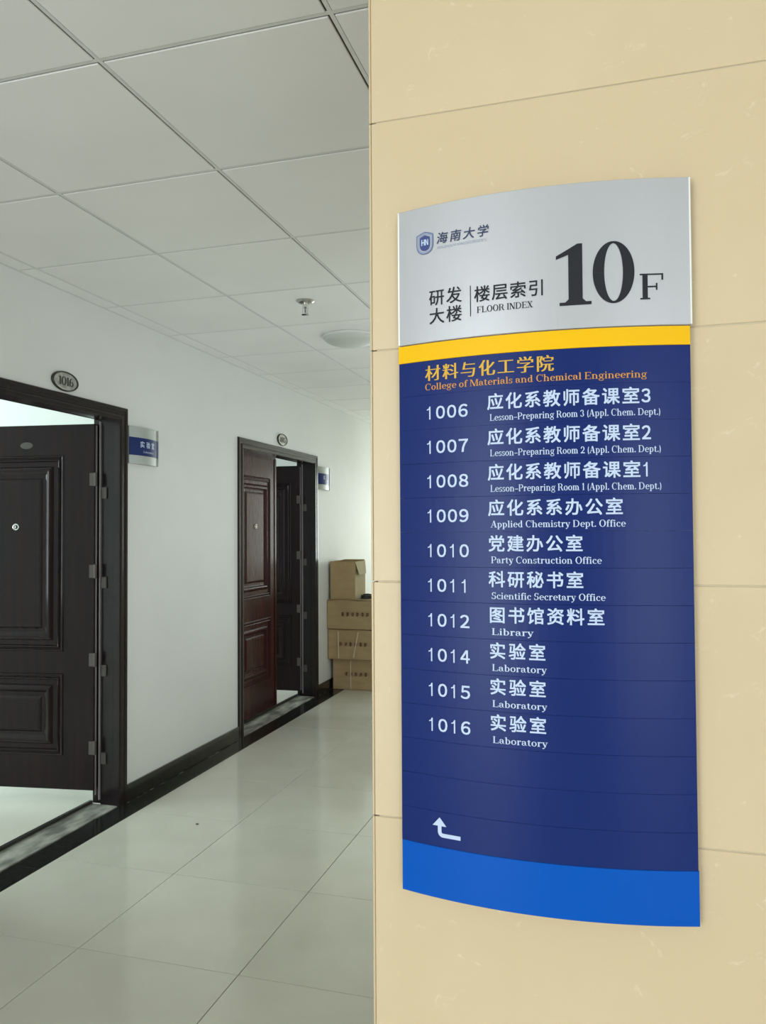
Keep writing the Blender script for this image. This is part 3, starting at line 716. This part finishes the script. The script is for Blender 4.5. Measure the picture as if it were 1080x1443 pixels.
# ------------------------------------------------------------------ cartons at the end of the wall
def carton(x0, x1, y0, y1, z0, z1, label, rz=0, straps=(), marks=None, seam=True):
    c = ((x0+x1)/2, (y0+y1)/2, z0)
    e = empty('cardboard_box', c, label, 'box', 'closed cartons in the stack'); e.rotation_euler = (0, 0, rz)
    a, b, h = (x1-x0)/2, (y1-y0)/2, z1-z0
    bm = box(-a, a, -b, b, .0005, h, bevel=.004)
    bmesh.ops.subdivide_edges(bm, edges=bm.edges[:], cuts=3, use_grid_fill=True)
    for v in bm.verts:   # slightly bowed, dented faces
        k = math.cos(PI*v.co.z/h-PI/2)
        v.co.y += -.006*k*(1 if v.co.y < 0 else -1)*math.cos(v.co.x/a*1.4)*-1
        v.co.z += .003*math.sin(v.co.x*23+z0*9) if v.co.z > h*.6 else 0
    obj('carton_body', bm, card, e)
    for s_ in (-1, 1): obj('top_flap', box(-a+.004, a-.004, min(s_*.001, s_*b*.97), max(s_*.001, s_*b*.97), h+.0035, h+.0065), card, e)
    for (u, dv, zz0, zz1) in straps:
        V = [(u, -b-.0078, zz0), (u+.010, -b-.0078, zz0), (u+dv+.010, -b-.0078, zz1), (u+dv, -b-.0078, zz1)]
        V += [(x, -b-.0018, z) for x, _, z in V]
        obj('strap', (V, [(0, 1, 2, 3), (7, 6, 5, 4), (0, 4, 5, 1), (1, 5, 6, 2), (2, 6, 7, 3), (3, 7, 4, 0)]), strap_m, e)['label'] = 'pale packing strap'
    if marks:
        ink = Ink(); rnd = random.Random(int(z0*100))
        i_parts = []
        for i in range(marks[1]):   # illegible block characters of the print
            ink = Ink(); X = marks[0]+i*.046; hh_ = .026; zc = h*.48
            for k in range(3): ink.poly(_bar(X, X+.026, zc+k*.010, zc+k*.010+.005))
            ink.poly(_bar(X+.003+rnd.random()*.012, X+.010+rnd.random()*.012, zc-.006, zc+hh_+.004))
            if i % 2: ink.poly([(X, zc-.006), (X+.006, zc-.006), (X+.024, zc+.022), (X+.018, zc+.022)])
            ink.build('printed_mark', box_ink, e, lambda u, v, k: (u, -b-.0075-k, v))

    return e
XL = XW+.014
carton(XL+.014, XL+.58, 6.70, 7.10, 0.0006, .273, 'brown carton on the floor, lowest in the corridor stack', 0, ((-.115, .000, .010, .262), (.130, .03, .10, .24)), (-.165, 5))
carton(XL-.008, XL+.56, 6.635, 7.06, .2801, .545, 'brown carton second from the floor with two pale straps', .0, ((-.185, -.004, .008, .25), (-.045, .045, .02, .25)), (-.17, 6))
carton(XL-.010, XL+.57, 6.620, 7.06, .5521, .806, 'brown carton under the small open box, third from the floor', -.004, (), (-.15, 6))
# open carton on top
ox, oy, oz = XL+.008, 6.66, .8136
e = empty('open_cardboard_box', (ox, oy, oz), 'small open brown box with raised flaps on top of the stack', 'box')
ow, od, oh, t = .236, .30, .338, .005
def ob(nm, *a, m=card): return obj(nm, box(*a, bevel=.001), m, e)
ob('front_side', 0, ow, 0, t, .0005, oh); ob('back_side', 0, ow, od-t, od, .0005, oh)
ob('left_side', 0, t, t, od-t, .0005, oh); ob('right_side', ow-t, ow, t, od-t, .0005, oh, m=card_light); ob('bottom', t, ow-t, t, od-t, .001, .006)
def flap(V, m=card_light, nm='flap'):
    V = [Vector(v) for v in V]; nrm = (V[1]-V[0]).cross(V[3]-V[0]).normalized()*.004
    P = [tuple(v) for v in V]+[tuple(v+nrm) for v in V]
    return obj(nm, (P, [(0, 1, 2, 3), (7, 6, 5, 4), (0, 4, 5, 1), (1, 5, 6, 2), (2, 6, 7, 3), (3, 7, 4, 0)]), m, e)
flap([(ow+.001, .005, oh), (ow+.001, od-.005, oh), (ow+.028, od-.06, oh-.115), (ow+.030, .035, oh-.118)])
flap([(.006, od-t, oh), (ow-.006, od-t, oh), (ow-.02, od+.045, oh+.006), (.02, od+.045, oh+.006)], card)
flap([(0, .006, oh), (-.0005, od-.006, oh), (.050, od-.02, oh+.008), (.050, .02, oh+.008)], card)
flap([(.006, 0, oh), (ow-.006, 0, oh), (ow-.03, .055, oh-.004), (.03, .060, oh-.004)], card)
# tangled strapping / dark oddments lying on the third carton beside the open box
e = empty('tape_roll', (-2.165, 6.78, .8136), 'dark green coil lying on the carton beside the small open box', 'tape')
bm = bmesh.new(); R_, r_ = .048, .010
for k in range(3):
    M = Matrix.Translation((0, 0, .0045+.0115*k)) @ Matrix.Rotation(.05*k, 4, 'X')
    lathe(bm, [(.050-.003*k, 0), (.055-.003*k, .003), (.055-.003*k, .009), (.050-.003*k, .0105), (.040, .0105), (.036, .006), (.040, 0)], M, 26)
obj('tape_coil', bm, wood_lab, e)
# speck of litter on the floor tiles
sp_ = obj('litter_scrap', lathe(bmesh.new(), [(.007, 0), (.009, .002), (.006, .005), (.002, .006)], Matrix.Diagonal((1, .7, 1, 1)), 8), mat('litter_grey', (.16, .15, .13), .8))
sp_.location = (-1.966, 3.432, .0003); tag(sp_, 'tiny grey scrap of litter on the pale floor tile', 'litter')
